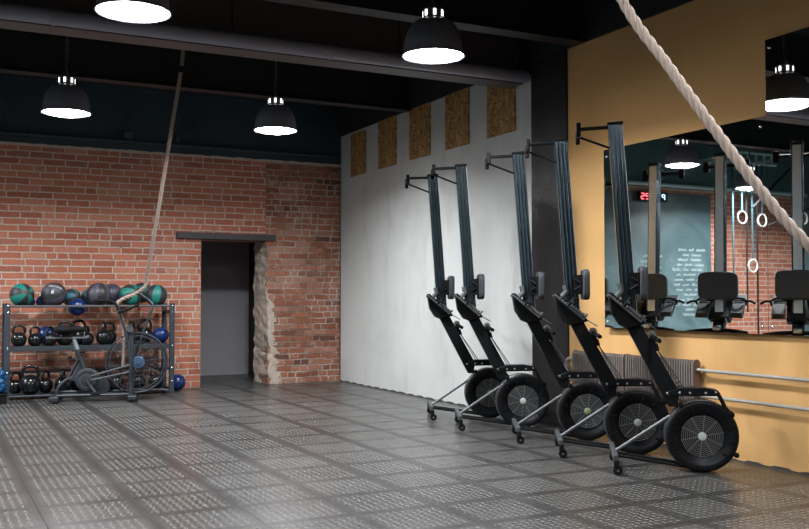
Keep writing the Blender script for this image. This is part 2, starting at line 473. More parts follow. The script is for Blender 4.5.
# back wall: brick with a doorway, 0.5 m thick
DX0, DX1, DZ, TH = 3.31, 4.215, 1.99, .52
ZB = 3.10
w = MB(); w.box(((-4.6+DX0)/2, YB+TH/2, ZB/2), (DX0+4.6, TH, ZB)); w.box(((DX0+DX1)/2, YB+TH/2, (DZ+ZB)/2), (DX1-DX0, TH, ZB-DZ))
S('wall_back', w, M['brick'])
# the old, rough pier right of the door, with a ragged jamb
def pier():
    mb = MB(); nx_, nz_ = 46, 124
    x1 = W
    def edge(z):     # ragged left edge of the pier
        k = math.floor(z/.083); random.seed(k*13+5)
        base = DX1 + .01 + max(0, .10*(1-z/1.2)) * .6
        return base + random.uniform(-.018, .03) + .012*noise.noise(Vector((z*9, 1, 0)))
    vs_ = []; fs = []
    for j in range(nz_+1):
        z = ZB*j/nz_
        e = edge(z) if z < DZ+.02 else DX1
        for i in range(nx_+1):
            t = i/nx_; x = e + (x1-e)*t
            r = noise.noise(Vector((x*7, z*9, 2)))*.012 + noise.noise(Vector((x*25, z*32, 6)))*.006
            if i == 0: r += .02
            if i == nx_: r = .02
            y = YB + r
            vs_.append((x, y-.004, z))
    for j in range(nz_):
        for i in range(nx_):
            a = j*(nx_+1)+i; fs.append((a, a+1, a+nx_+2, a+nx_+1))
    mb.add(vs_, fs)
    # body behind the face
    mb.box(((DX1+.05+W)/2, YB+.035+(TH-.035)/2, ZB/2), (W-DX1-.05, TH-.035, ZB))
    return mb, edge
pm, edge = pier(); S('wall_back_pier', pm, M['brickrough'], sharp=60)
# reveal (crumbling plaster) of the right jamb
mb = MB(); vs_ = []; fs = []; nz_, ny_ = 96, 14
for j in range(nz_+1):
    z = DZ*j/nz_; e = edge(z)
    for i in range(ny_+1):
        t = i/ny_; y = YB + .005 + (TH-.005)*t
        x = e*(1-t) + (DX1)*t + noise.noise(Vector((y*14, z*11, 3)))*.03 + noise.noise(Vector((y*40, z*40, 9)))*.008 + (.008 if i else 0)
        if i == 0: x = e + .002
        vs_.append((x, y, z))
for j in range(nz_):
    for i in range(ny_):
        a = j*(ny_+1)+i; fs.append((a, a+1, a+ny_+2, a+ny_+1))
mb.add(vs_, fs); S('wall_back_jamb', mb, M['cream'], sharp=60)
# lower, paler plaster patch around the foot of the jamb on the face
mb = MB(); vs_ = []; fs = []; nx_, nz_ = 10, 60
for j in range(nz_+1):
    z = 1.35*j/nz_; e = edge(z)
    wd_ = .10 + .09*(1-z/1.35) + .05*noise.noise(Vector((z*6, 4, 4)))
    if z > 1.1: wd_ *= (1.36-z)/.26
    for i in range(nx_+1):
        t = i/nx_; x = e + wd_*t
        y = YB - .016 + .022*t*t + noise.noise(Vector((x*22, z*22, 8)))*.012
        if i == 0: y = YB + .012
        if i == nx_: y = YB + .015
        vs_.append((x, y, z))
for j in range(nz_):
    for i in range(nx_):
        a = j*(nx_+1)+i; fs.append((a, a+1, a+nx_+2, a+nx_+1))
mb.add(vs_, fs); S('wall_back_plaster', mb, M['cream'], sharp=60)
# mortar lip and dark upper wall
mb = MB(); n_ = 160
for (x0, x1) in ((-4.6, W),):
    vs_ = []; fs = []
    for i in range(n_+1):
        x = x0+(x1-x0)*i/n_; h = .022+.014*noise.noise(Vector((x*9, 0, 0))); d = .014+.012*noise.noise(Vector((x*13, 3, 0)))
        vs_ += [(x, YB+.02, ZB-.006-h*.3), (x, YB-d, ZB-.006-h*.3), (x, YB-d*.8, ZB+h), (x, YB+.02, ZB+h)]
    for i in range(n_):
        a = i*4; fs += [(a+k, a+(k+1) % 4, a+4+(k+1) % 4, a+4+k) for k in range(4)]
    mb.add(vs_, fs)
S('trim_1', mb, M['cream'], sharp=60)
w = MB(); w.box(((.6+W)/2, YB+TH/2, (ZB+ZC)/2+.006), (W-.6, TH, ZC-ZB)); S('wall_back_upper', w, M['tealblack'])
w = MB(); w.box(((.6-4.6)/2, YB+TH/2, (ZB+ZC)/2+.006), (5.2, TH, ZC-ZB)); S('wall_back_teal', w, M['teal'])
# corridor behind the doorway
w = MB(); w.box((3.6, 14.45, 1.3), (2.4, .1, 2.6)); S('wall_corridor', w, M['greywall'])
w = MB(); w.box((4.60, 13.7, 1.3), (.12, 1.3, 2.6)); S('wall_corridor_side', w, M['ceil'])
w = MB(); w.box((2.55, 13.7, 1.3), (.1, 1.4, 2.6)); S('wall_corridor_left', w, M['greywall'])
w = MB(); w.box((3.6, 13.72, 2.65), (2.4, 1.4, .1)); S('ceiling_corridor', w, M['ceil'])
# jigsaw edge of the mats, turned up against the right wall
mb = MB(); vs_ = []; x_ = W-.012
for (y0, y1) in ((YF, YB-.02),):
    n_ = int((y1-y0)/.03)
    for i in range(n_+1):
        y = y0+(y1-y0)*i/n_; f = (y/.245) % 1
        h = .018 if f < .62 else .007
        if f < .05 or .57 < f < .62: h = .013
        h += .004*noise.noise(Vector((y*2, 0, 0)))
        vs_ += [(x_, y, 0), (x_, y, h), (W, y, h), (W, y, 0)]
    mb.add(vs_, [(a*4+k, a*4+(k+1) % 4, a*4+4+(k+1) % 4, a*4+4+k) for a in range(n_) for k in range(3)])
S('trim_2', mb, mat('mat_edge_rubber', (.07, .066, .063), .5))

# OSB panels
osb = [(11.69, 12.19), (10.76, 11.28), (9.85, 10.38), (8.95, 9.47), (8.03, 8.56)]
wh = ['next to the brick corner', 'second from the brick corner', 'middle one of the five', 'second from the black column', 'nearest the pipe end']
for i, (a, b_) in enumerate(osb):
    mb = MB(); mb.box((0, 0, 0), (.02, b_-a, .63 if i else .6))
    o = mb.build('wood_panel', M['osb'], bevel=.002); o.location = (W-.011, (a+b_)/2, 2.9+(.315 if i else .3))
    tag(o, 'strand board panel high on the white wall, ' + wh[i], 'panel', 'strand board panels on the white wall')

# lintel
mb = MB(); mb.box((0, 0, 0), (1.38, .2, .085)); o = mb.build('door_lintel', mat('rusty_lintel_paint', (.05, .04, .045), .6, nscale=9, nz=.5), bevel=.006)
o.location = (3.665, YB+.05, 2.03); tag(o, 'dark steel lintel beam above the doorway in the brick wall', 'lintel')

# beams and the big pipe
def ibeam(name, y, z0, h, wdt, x0, x1, m, label):
    mb = MB(); L = x1-x0; cx_ = (x0+x1)/2; tf = .014
    mb.box((0, 0, tf/2), (L, wdt, tf)); mb.box((0, 0, h-tf/2), (L, wdt, tf)); mb.box((0, 0, h/2), (L, .01, h-2*tf))
    o = mb.build(name, m, bevel=.002); o.location = (cx_, y, z0); return tag(o, label, 'beam', 'steel ceiling beams')
ibeam('ceiling_beam', 7.96, 3.335, ZC-3.335, .24, XL, W-.04, M['beam'], 'steel ceiling beam right behind the thick violet-grey pipe')
ibeam('ceiling_beam', 10.35, 3.50, ZC-3.50, .16, XL, W-.04, M['beamdark'], 'dark steel ceiling beam nearest to the brick wall')
ibeam('ceiling_beam', 6.93, 3.52, ZC-3.52, .18, XL, W-.04, M['beamdark'], 'dark ceiling beam in front of the thick pipe, behind the front lamps')
ibeam('ceiling_beam', 3.3, 3.52, ZC-3.52, .18, XL, W-.04, M['beamdark'], 'dark ceiling beam closest to the viewer, seen in the mirror')
o = empty('ceiling_pipe', (0, 7.76, 3.39))
mb = MB(); R_ = .062
mb.tube([(XL+.01, 0, 0), (W-.085, 0, 0)], R_, 28)
mb.ball((W-.085, 0, 0), R_*.99, 24)
mb.build('pipe_body', M['pipe'], o)
for x in (.86, 3.2, -1.6):
    c_ = MB(); c_.lathe([(R_+.001, -.012), (R_+.006, -.010), (R_+.006, .010), (R_+.001, .012)], (x, 0, 0), (1, 0, 0), 28); c_.build('pipe_coupling', M['pipe'], o)
for x in (.35, 1.4, 2.3, 3.9):
    c_ = MB(); c_.tube([(x, .0, R_-.01), (x, .03, .3), (x, .03, .5)], .008, 6); c_.build('pipe_hanger', M['beamdark'], o)
tag(o, 'thick violet-grey pipe running under the black ceiling', 'pipe')
# thin pipes along the back wall above the brick
o = empty('wall_pipe', (0, YB-.06, 3.225)); mb = MB(); mb.tube([(.75, 0, 0), (W-.05, 0, 0)], .022, 12); mb.build('pipe_body', M['tealblack'], o)
for x in (1.1, 2.3, 3.6, 4.8):
    c_ = MB(); c_.box((x, .025, 0), (.03, .06, .07)); c_.build('pipe_clip', M['black'], o)
tag(o, 'thin dark pipe clipped along the wall just above the brickwork', 'pipe')
o = empty('wall_pipe', (0, YB-.09, 3.16)); mb = MB(); mb.tube([(.12, 0, 0), (XL+.02, 0, 0)], .035, 14); mb.build('pipe_body', M['tealsteel'], o)
mb = MB(); mb.lathe([(.05, -.03), (.05, .03)], (.12, 0, 0), (1, 0, 0), 16); mb.build('end_cap', M['black'], o, bevel=.004)
for x in (-.9, -2.2, -3.4):
    c_ = MB(); c_.box((x, .045, 0), (.03, .09, .08)); c_.build('pipe_clip', M['black'], o)
tag(o, 'pale pipe above the chalkboard, seen in the wall mirror', 'pipe')
o = MB().box((0, 0, 0), (.11, .07, .09)).build('junction_box', M['darkgrey'], bevel=.008); o.location = (2.33, YB-.04, 3.31); tag(o, 'small grey junction box on the dark wall above the thin pipe', 'box')
o = MB().box((0, 0, 0), (.05, .06, .11)).build('wall_bracket', M['darkgrey'], bevel=.006); o.location = (2.97, YB-.035, 3.30); tag(o, 'narrow upright bracket above the thin pipe, right of the junction box', 'bracket')
mb = MB(); mb.tube([(0, 0, .20), (0, 0, 0)], .012, 8); mb.ball((0, 0, -.02), .042, 16); o = mb.build('smoke_detector', mat('off_white_plastic', (.45, .43, .43), .5)); o.location = (4.95, 8.05, 3.62); tag(o, 'small whitish detector hanging above the end of the thick pipe', 'detector')

# ------------------------------------------------------------------ pendant lamps
def make_lamp():
    root = empty('pendant_lamp', (0, 0, ZL))
    prof = []; Rr, Hh = .238, .285
    for i in range(15):
        t = i/14; a = t*PI/2
        r = .062 + (Rr-.062-.012)*math.sin(a)**.92; z = .022 + (Hh-.022)*math.cos(a)**.95
        prof.append((r, z))
    inner_ = [(max(r-.005, .05), z-.004) for r, z in reversed(prof)]
    mb = MB(); mb.lathe(prof + [(Rr, .012), (Rr+.002, 0), (Rr-.006, 0)] + [(Rr-.016, .012)] + inner_, n=40, closed=True); mb.build('lamp_shade', M['shade'], root)
    mb = MB(); mb.lathe([(0, -.030), (.06, -.028), (.12, -.020), (.17, -.008), (Rr-.024, .010), (Rr-.017, .019), (.19, .03), (.1, .04), (0, .043)], n=40); mb.build('lamp_lens', M['lens'], root)
    mb = MB(); mb.lathe([(.064, Hh-.012), (.064, Hh), (.078, Hh+.006), (.078, Hh+.072), (.07, Hh+.08), (.028, Hh+.085), (.02, Hh+.12), (.0, Hh+.125)], n=32); nk = mb.build('lamp_neck', M['neck'], root)
    for k in range(7):
        a = 2*PI*(k+.5)/7 + .31
        s_ = MB(); Mx = Matrix.Rotation(a, 4, 'Z')
        s_.box((.0785, 0, Hh+.038), (.004, .022, .046), Mx); s_.build('vent_slot', M['slot'], nk, bevel=.0015)
    mb = MB(); top = ZC-ZL; z = Hh+.12; k = 0
    while z < top-.02:
        pts = []
        for i in range(12):
            a = 2*PI*i/12; dx, dz = .014*math.cos(a), .026*math.sin(a)
            pts.append((dx, 0, z+.018+dz) if k % 2 else (0, dx, z+.018+dz))
        mb.tube(pts, .0045, 5, closed=True); z += .041; k += 1
    mb.build('chain', M['greytube'], root)
    mb = MB(); mb.tube([(.01, .01, Hh+.1)] + [(.014*math.sin(i), .014*math.cos(i*1.3), Hh+.1+i*(top-Hh-.1)/10) for i in range(1, 10)] + [(0, 0, top-.002)], .0035, 6); mb.build('power_cord', M['rubber'], root)
    mb = MB(); mb.lathe([(.04, top-.03), (.04, top-.001)], n=20); mb.build('ceiling_hook', M['black'], root)
    return root
lamp_lab = ['large pendant lamp cut by the top edge, over the left of the room',
            'pendant lamp hanging in front of the thick pipe, nearest to the white wall',
            'pendant lamp farthest left, over the ball rack, its dark shade against the blue-black wall',
            'pendant lamp over the doorway, smallest of the lit lamps',
            'pendant lamp beyond the left edge, seen faintly in the mirror by the rings']
lamp_lab2 = ['pendant lamp above the viewer, over the middle of the front floor', 'pendant lamp outside the picture, above the thick pale rope', 'pendant lamp outside the picture, left of the large cut-off lamp', 'pendant lamp outside the picture, left behind the viewer', 'added unseen pendant lamp, far left beyond the gymnastic rings, brightening the reflected brick', 'pendant lamp outside the picture, by the far left wall']
lamp0 = make_lamp(); lamps = []
for i, (x, y) in enumerate(LAMPS + LAMPS_BEHIND):
    o = lamp0 if i == 0 else copy_tree(lamp0)
    o.location = (x, y, ZL)
    if i < 5: tag(o, lamp_lab[i], 'lamp', 'pendant lamps')
    else: tag(o, lamp_lab2[i-5], 'lamp', 'pendant lamps')
    ld = bpy.data.lights.new('lamp_light', 'AREA'); ld.shape = 'DISK'; ld.size = .4; ld.energy = LAMP_W*2.1 if x < -1.5 and y > 9 else LAMP_W if i < 5 else LAMP_W*.3; ld.spread = math.radians(LAMP_SPREAD); ld.color = LAMP_COL
    lo = bpy.data.objects.new('lamp_light', ld); sc.collection.objects.link(lo); lo.parent = o; lo.location = (0, 0, -.034)

# ------------------------------------------------------------------ mirrors
MIR_ROT = math.radians(0.46)
def mirror(name, y0, y1, z0, z1, label):
    root = empty(name, (W-.05, 5.7, 0), MIR_ROT)
    yy = (y0+y1)/2-5.7
    mb = MB(); mb.box((0, yy, (z0+z1)/2), (.008, y1-y0, z1-z0)); g = mb.build('mirror_glass', M['mirror'], root)
    mb = MB(); mb.box((.022, yy, (z0+z1)/2), (.034, y1-y0-.004, z1-z0-.004)); mb.build('backing_board', M['darkgrey'], root)
    for (a, b_) in ((y0+.05, z0+.05), (y1-.035, z0+.05), (y0+.05, z1-.07), (y1-.035, z1-.06)):
        s_ = MB(); s_.lathe([(.011, 0), (.011, .006), (.006, .009)], (-.004, a-5.7, b_), (-1, 0, 0), 14); s_.build('mirror_screw', M['chrome'], root)
    tag(root, label, 'mirror', 'wall mirrors'); return root
mirror('wall_mirror', 4.787, 6.565, .940, 2.49, 'lower wall mirror on the ochre wall, left pane, behind the rowing machines')
mirror('wall_mirror', 2.6, 4.783, .940, 3.03, 'taller wall mirror cut by the right edge of the picture')

# ------------------------------------------------------------------ rowing machine
def make_rower():
    root = empty('rowing_machine')
    # flywheel housing: axis along y, near face at y = -0.09
    R0 = .243; zc = .247
    ax = (0, -1, 0)
    mb = MB()
    mb.lathe([(.142, .060), (.150, .070), (.178, .074), (.190, .090), (.226, .092), (.238, .088), (R0, .078), (R0, -.06), (.232, -.075), (.10, -.08), (0, -.08)], (0, 0, zc), ax, 64)
    for a in (48, 78, 108, 140, 165, 20, -12, 205, 320):
        Mx = Matrix.Translation((0, 0, zc)) @ Matrix.Rotation(math.radians(-a), 4, 'Y')
        mb.box((.200, -.088, 0), (.055, .022, .012), Mx)
    hs = mb.build('flywheel_housing', M['black'], root, sharp=50)
    # bright perforated ring on the rim
    mb = MB(); mb.lathe([(R0+.0005, -.05), (R0+.004, -.048), (R0+.004, .058), (R0+.0005, .06)], (0, 0, zc), ax, 64, closed=True); pr = mb.build('perforated_band', M['greyband'], hs)
    mb = MB()
    for k in range(60):
        for l in range(3):
            a = 2*PI*(k+.5*(l % 2))/60
            mb.lathe([(.007, 0), (.006, .0025)], ((R0+.0035)*math.cos(a), -.032+.03*l, zc+(R0+.0035)*math.sin(a)), (math.cos(a), 0, math.sin(a)), 6)
    mb.build('band_holes', M['cavity'], pr)
    mb = MB(); mb.lathe([(.143, .0), (.143, .058), (.1435, .058)], (0, 0, zc), ax, 48)
    mb.lathe([(0, .03), (.143, .03)], (0, 0, zc), ax, 48); mb.build('fan_cavity', M['cavity'], hs)
    mb = MB()
    for i in range(9):
        r = .036 + i*.0127
        mb.tube([(r*math.cos(2*PI*k/40), -.078, zc+r*math.sin(2*PI*k/40)) for k in range(40)], .0019, 5, closed=True)
    for k in range(10):
        a = 2*PI*k/10+.2
        mb.tube([(.02*math.cos(a), -.080, zc+.02*math.sin(a)), (.147*math.cos(a), -.080, zc+.147*math.sin(a))], .0022, 5)
    mb.build('fan_grille', M['wirewhite'], hs)
    mb = MB(); mb.lathe([(.028, .074), (.028, .084), (.022, .088), (0, .089)], (0, 0, zc), ax, 28); mb.build('hub_cap', M['hub'], hs)
    mb = MB()
    for (x, z) in ((.222, .125), (-.145, .462), (.188, .408)):
        mb = MB(); mb.lathe([(.017, -.02), (.019, .0), (.017, .02)], (x, -.085, z), (0, 1, 0), 14); mb.build('housing_clamp', M['blackmatte'], hs, bevel=.004)
    # sloping main beam
    mb = MB()
    P = [(-.515, 1.02), (-.41, 1.03), (-.145, .545), (-.16, .44), (-.215, .44)]
    mb.prism(P, (0, -.045, 0), (1, 0, 0), (0, 0, 1), (0, .09, 0)); mb.build('main_beam', M['black'], root, bevel=.006)
    # heel wedge at the bend
    mb = MB(); P = [(-.625, 1.235), (-.602, 1.238), (-.375, 1.035), (-.375, 1.015), (-.50, .985), (-.548, 1.005), (-.60, 1.085)]
    mb.prism(P, (0, -.085, 0), (1, 0, 0), (0, 0, 1), (0, .17, 0)); mb.build('foot_bracket', M['blackmatte'], root, bevel=.006)
    # top cross bracket over the flywheel
    mb = MB(); P = [(-.255, .54), (-.145, .575), (.02, .578), (.045, .572), (.11, .562), (.122, .545), (.115, .52), (-.19, .515), (-.22, .49)]
    mb.prism(P, (0, -.055, 0), (1, 0, 0), (0, 0, 1), (0, .11, 0)); tb = mb.build('top_bracket', M['black'], root, bevel=.006)
    for (x, z) in ((-.228, .535), (-.145, .538), (-.075, .54), (.03, .54), (.098, .545)):
        s_ = MB(); s_.lathe([(.0085, 0), (.0085, .004), (.004, .006)], (x, -.055, z), (0, -1, 0), 10); s_.build('bolt', M['steel'], tb)
    mb = MB(); mb.tube(smooth_path([(.105, -.062, .545), (.13, -.066, .50), (.155, -.066, .44), (.195, -.066, .40)], .03), .014, 10); mb.lathe([(.02, -.02), (.02, .02)], (.195, -.066, .398), (0, 1, 0), 14); mb.build('monitor_arm', M['blackmatte'], root)
    # rail: fluted aluminium beam standing on end
    b0 = Vector((-.474, 0, 1.03)); b1 = Vector((-.569, 0, 2.435)); dd = (b1-b0); L = dd.length; dd.normalize(); ee = Vector((dd.z, 0, -dd.x))
    H2 = .049
    side = []
    nn = 40
    for i in range(nn+1):
        s_ = -H2 + 2*H2*i/nn; w_ = .042 + .005*math.cos(2*PI*(s_/(2*H2))*3.5)
        if i == 0 or i == nn: w_ = .042
        side.append((s_, w_))
    prof = [(s_, -w_) for s_, w_ in side] + [(s_, w_) for s_, w_ in reversed(side)]
    mb = MB(); mb.prism(prof, b0, ee, (0, 1, 0), dd*L); rail = mb.build('rail', M['rail'], root, sharp=60)
    mb = MB(); o_ = b0 + ee*(H2+.001)
    mb.prism([(0, -.033), (.004, -.033), (.004, .033), (0, .033)], o_, ee, (0, 1, 0), dd*(L-.02)); mb.build('rail_track', M['track'], rail)
    mb = MB(); mb.prism([(-H2-.004, -.051), (H2+.008, -.051), (H2+.008, .051), (-H2-.004, .051)], b1-dd*.012, ee, (0, 1, 0), dd*.022); mb.build('rail_end_cap', M['blackmatte'], rail, bevel=.004)
    # rear leg
    rl = MB(); tipz = 2.405
    rl.tube([(-.58, 0, 2.415), (-.82, 0, 2.405)], .0135, 10); rl.tube([(-.598, 0, 2.262), (-.81, 0, 2.345)], .0085, 8)
    rl.tube([(-.825, -.17, 2.375), (-.825, .17, 2.375)], .015, 10); rear = rl.build('rear_leg', M['black'], root)
    for s_ in (-1, 1):
        f_ = MB(); f_.box((-.825, s_*.175, 2.372), (.032, .05, .095)); f_.build('rubber_foot', M['rubber'], rear, bevel=.006)
    # seat
    sx, sz = -.385, 1.30
    mb = MB(); pl = []
    for i in range(48):
        a = 2*PI*i/48; cx_, cz_ = math.cos(a), math.sin(a)
        pl.append((.165*abs(cx_)**.38*(1 if cx_ > 0 else -1), .118*abs(cz_)**.38*(1 if cz_ > 0 else -1)))
    mb.prism(pl, (sx-.024, 0, sz), (0, 1, 0), (0, 0, 1), (.05, 0, 0)); seat = mb.build('seat', M['seat'], root, bevel=.012, seg=3, sharp=60)
    mb = MB()
    mb.box((sx-.032, 0, sz), (.014, .2, .15)); 
    for s_ in (-1, 1):
        mb.box((sx-.06, s_*.058, sz), (.06, .006, .15))
        for dz in (-.055, .055):
            mb.lathe([(.017, -.01), (.019, 0), (.017, .01)], (sx-.055, s_*.032, sz+dz), (0, 1, 0), 16)
            mb.tube([(sx-.085, s_*.062, sz+dz*.8), (sx-.036, s_*.085, sz+dz*.2)], .008, 8)
    mb.build('seat_carriage', M['blackmatte'], seat)
    mb = MB()
    for dz in (-.055, .055, 0): mb.lathe([(.012, -.06), (.012, .06)], (sx-.058, 0, sz+dz), (0, 1, 0), 14)
    mb.build('seat_roller', M['chrome'], seat)
    # footrests: plates on both sides, straps and heel cups
    fd = Vector((.242, 0, -.208)).normalized(); fn = Vector((.208, 0, .242)).normalized()
    for s_ in (-1, 1):
        mb = MB(); c0 = Vector((-.515, s_*.145, 1.125))
        Mx = Matrix.Translation(c0) @ Matrix(((fd.x, 0, fn.x, 0), (0, 1, 0, 0), (fd.z, 0, fn.z, 0), (0, 0, 0, 1)))
        mb.box((0, 0, 0), (.29, .105, .014), Mx)
        mb.box((.06, 0, .022), (.12, .092, .022), Mx); mb.box((.135, 0, .03), (.014, .085, .04), Mx)
        for q in range(4): mb.box((-.10+.03*q, 0, .010), (.008, .09, .008), Mx)
        fp = mb.build('footrest', M['footgrey'], root, bevel=.005)
        st = MB(); pts = [(-.02, -.056, 0), (-.02, -.06, .045), (-.02, 0, .075), (-.02, .06, .045), (-.02, .056, 0)]
        pts = [Mx @ Vector(p) for p in catmull(pts, 6)]
        st.tube(pts, .009, 8); st.tube([Mx @ Vector((-.02, s_*.055, .04)), Mx @ Vector((-.01, s_*.10, .05)), Mx @ Vector((0, s_*.14, .03))], .010, 8)
        st.build('foot_strap', M['rubber'], fp)
    for s_ in (-.068, .068):
        mb = MB(); mb.tube([(-.54, s_, 1.30), (-.53, s_, 1.245), (-.57, s_, 1.20)], .018, 8); mb.build('handle_hook', M['footgrey'], root)
    # handle parked on the beam, chain to the flywheel
    hx, hz = -.325, .925
    mb = MB(); mb.tube(smooth_path([(hx+.03, -.25, hz-.02), (hx, -.10, hz), (hx, .10, hz), (hx+.03, .25, hz-.02)], .06), .0165, 12)
    mb.box((hx+.005, 0, hz-.03), (.04, .06, .06)); hd = mb.build('handle', M['rubber'], root, bevel=.003)
    mb = MB(); mb.lathe([(.028, -.03), (.03, 0), (.028, .03)], (hx+.0, 0, hz+.012), (0, 1, 0), 16); mb.build('handle_swivel', M['steel'], hd)
    mb = MB(); mb.tube([(hx+.02, 0, hz-.05), (hx+.035, 0, hz-.10)], .02, 10); mb.build('handle_clip', M['blackmatte'], hd)
    mb = MB(); mb.tube([(hx+.03, -.01, hz-.08), (-.115, -.01, .578)], .0045, 6); mb.tube([(hx+.03, .012, hz-.08), (-.135, .012, .575)], .003, 6); mb.build('chain', M['greytube'], root)
    mb = MB(); mb.tube([(-.40, -.05, 1.04), (-.30, -.09, .98)], .004, 6); mb.build('strap_tail', M['footgrey'], root)
    # front leg: crossbar with casters, stay and floor tubes
    fx = -.592
    mb = MB(); mb.box((fx, .01, .115), (.034, .60, .045)); cb = mb.build('front_crossbar', M['darkgrey'], root, bevel=.006)
    mb = MB(); mb.tube([(fx+.01, -.03, .125), (-.21, -.03, .375)], .0125, 12); mb.build('stay_tube', M['greytube'], root)
    mb = MB(); mb.tube([(fx, -.05, .10), (-.08, -.05, .03), (.0, -.05, .022)], .012, 10); mb.tube([(fx, .08, .10), (-.08, .08, .03), (0, .08, .022)], .010, 10); mb.build('floor_tube', M['blackmatte'], root)
    for s_, yy in ((-1, -.275), (1, .295)):
        mb = MB(); mb.box((fx+.004, yy, .078), (.034, .045, .05)); fk = mb.build('caster_fork', M['blackmatte'], cb, bevel=.004)
        mb = MB(); mb.lathe([(.012, -.013), (.028, -.012), (.032, -.006), (.032, .006), (.028, .012), (.012, .013)], (fx+.014, yy, .032), (0, 1, 0), 22); wh_ = mb.build('caster_wheel', M['rubber'], cb)
        mb = MB(); mb.lathe([(.007, -.016), (.007, .016)], (fx+.014, yy, .032), (0, 1, 0), 12); mb.build('caster_axle', M['steel'], cb)
    return root
M['rail'] = mat('satin_anodised_rail', (.12, .155, .185), .18, .9, nz=.05)
M['track'] = mat('stainless_track', (.62, .63, .64), .38, .75)
M['greyband'] = mat('perforated_grey_band', (.12, .12, .125), .35, .7)
rowers = [((4.824, 4.959), 36.5), ((4.912, 5.727), 33.0), ((5.015, 6.48), 29.5), ((4.968, 7.376), 26.5), ((5.085, 8.14), 25.0)]
labs = ['upright black rowing machine nearest to the viewer, in front of the ochre wall and mirror',
        'upright black rowing machine second nearest, its rail just left of the mirror edge',
        'black rowing machine in the middle, its rail against the white wall beside the black column',
        'upright black rowing machine second farthest, against the white wall',
        'upright black rowing machine farthest away, leftmost of the five against the white wall']
rower0 = make_rower()
RL = []
for i, ((x, y), a) in enumerate(rowers):
    o = rower0 if i == 0 else copy_tree(rower0)
    o.location = (x, y, 0); o.rotation_euler = (0, 0, -math.radians(a)); RL.append(o)
    tag(o, labs[i], 'rowing machine', 'rowing machines stored upright along the wall')
for i in (2, 4):          # two machines have a faded green hub sticker
    for ch in RL[i].children:
        if ch.name.startswith('flywheel_housing'):
            for g in ch.children:
                if g.name.startswith('hub_cap'):
                    g.data = g.data.copy(); g.data.materials[0] = M['hubgreen']; g['label'] = 'faded green hub cap'

# ------------------------------------------------------------------ radiator and heating pipes
M['flange'] = mat('rusty_flange', (.17, .12, .10), .6, nz=.3)
rad = empty('ribbed_radiator', (W, 0, 0))
def rrect(hy, hz, r, n=5):
    out = []
    for (sx_, sz_, a0) in ((1, 1, 0), (-1, 1, 90), (-1, -1, 180), (1, -1, 270)):
        for i in range(n+1):
            a = math.radians(a0+90*i/n); out.append((sx_*(hy-r)+r*math.cos(a), sz_*(hz-r)+r*math.sin(a)))
    return out
for (y0, y1) in ((6.64, 6.99), (6.285, 6.62), (5.875, 6.265), (5.47, 5.855)):
    mb = MB(); n_ = 14
    P = rrect(.036, .165, .034)
    for i in range(n_):
        y = y0+.018+(y1-y0-.036)*i/(n_-1)
        mb.prism(P, (-.06, y-.004, .555), (1, 0, 0), (0, 0, 1), (0, .008, 0))
    P2 = rrect(.018, .12, .017); mb.prism(P2, (-.06, y0+.01, .555), (1, 0, 0), (0, 0, 1), (0, y1-y0-.02, 0))
    sct = mb.build('fin_section', M['radiator'], rad)
    mb = MB(); P3 = rrect(.038, .17, .036)
    for y in (y0, y1-.012):
        mb = MB(); mb.prism(P3, (-.06, y, .555), (1, 0, 0), (0, 0, 1), (0, .012, 0)); mb.build('end_flange', M['flange'], sct, bevel=.003)
mb = MB(); mb.tube(smooth_path([(-.06, 6.97, .64), (-.06, 7.08, .64), (-.06, 7.12, .60), (-.06, 7.12, .50), (-.06, 7.08, .46), (-.06, 6.97, .46)], .05), .024, 12); mb.build('return_bend', M['radiator'], rad)
tag(rad, 'grey ribbed radiator low on the ochre wall behind the rowing machines', 'radiator')
pipem = mat('white_painted_pipe', (.42, .40, .36), .45)
for z, lab in ((.645, 'upper whitish heating pipe along the ochre wall'), (.45, 'lower whitish heating pipe along the ochre wall')):
    o = empty('heating_pipe', (W-.06, 0, z)); y1 = 5.47
    mb = MB(); mb.tube([(0, y1+.0, 0), (0, YF+.02, 0)], .0135, 12); mb.build('pipe_body', pipem, o)
    mb = MB(); mb.lathe([(.02, 0), (.02, .05)], (0, y1-.05, 0), (0, 1, 0), 8); mb.build('pipe_nut', M['steel'], o)
    for y in (3.9, 1.5, -1.0):
        c_ = MB(); c_.box((.03, y, 0), (.055, .02, .03)); c_.build('pipe_clip', pipem, o)
    tag(o, lab, 'pipe', 'heating pipes')

# ------------------------------------------------------------------ ropes
def rope(name, pts, R, label, cat='rope', turns=None):
    pts = catmull(pts, 40); L = [0]
    for i in range(1, len(pts)): L.append(L[-1] + (pts[i]-pts[i-1]).length)
    n = int(L[-1]/(R*.55)); res = []; j = 0
    for i in range(n+1):
        d = L[-1]*i/n
        while j < len(L)-2 and L[j+1] < d: j += 1
        t = (d-L[j])/max(L[j+1]-L[j], 1e-9); res.append(pts[j].lerp(pts[j+1], t))
    T = [(res[min(i+1, n)]-res[max(i-1, 0)]).normalized() for i in range(n+1)]
    N = Vector((1, 0, 0)); mb = MB(); pitch = R*7.2
    strands = [[], [], []]; 
    for i in range(n+1):
        N = (N-T[i]*N.dot(T[i])).normalized(); B = T[i].cross(N); ang = 2*PI*(L[-1]*i/n)/pitch
        for k in range(3):
            a = ang+k*2*PI/3; strands[k].append(res[i]+(N*math.cos(a)+B*math.sin(a))*R*.48)
    for s_ in strands: mb.tube(s_, R*.56, 9)
    return mb
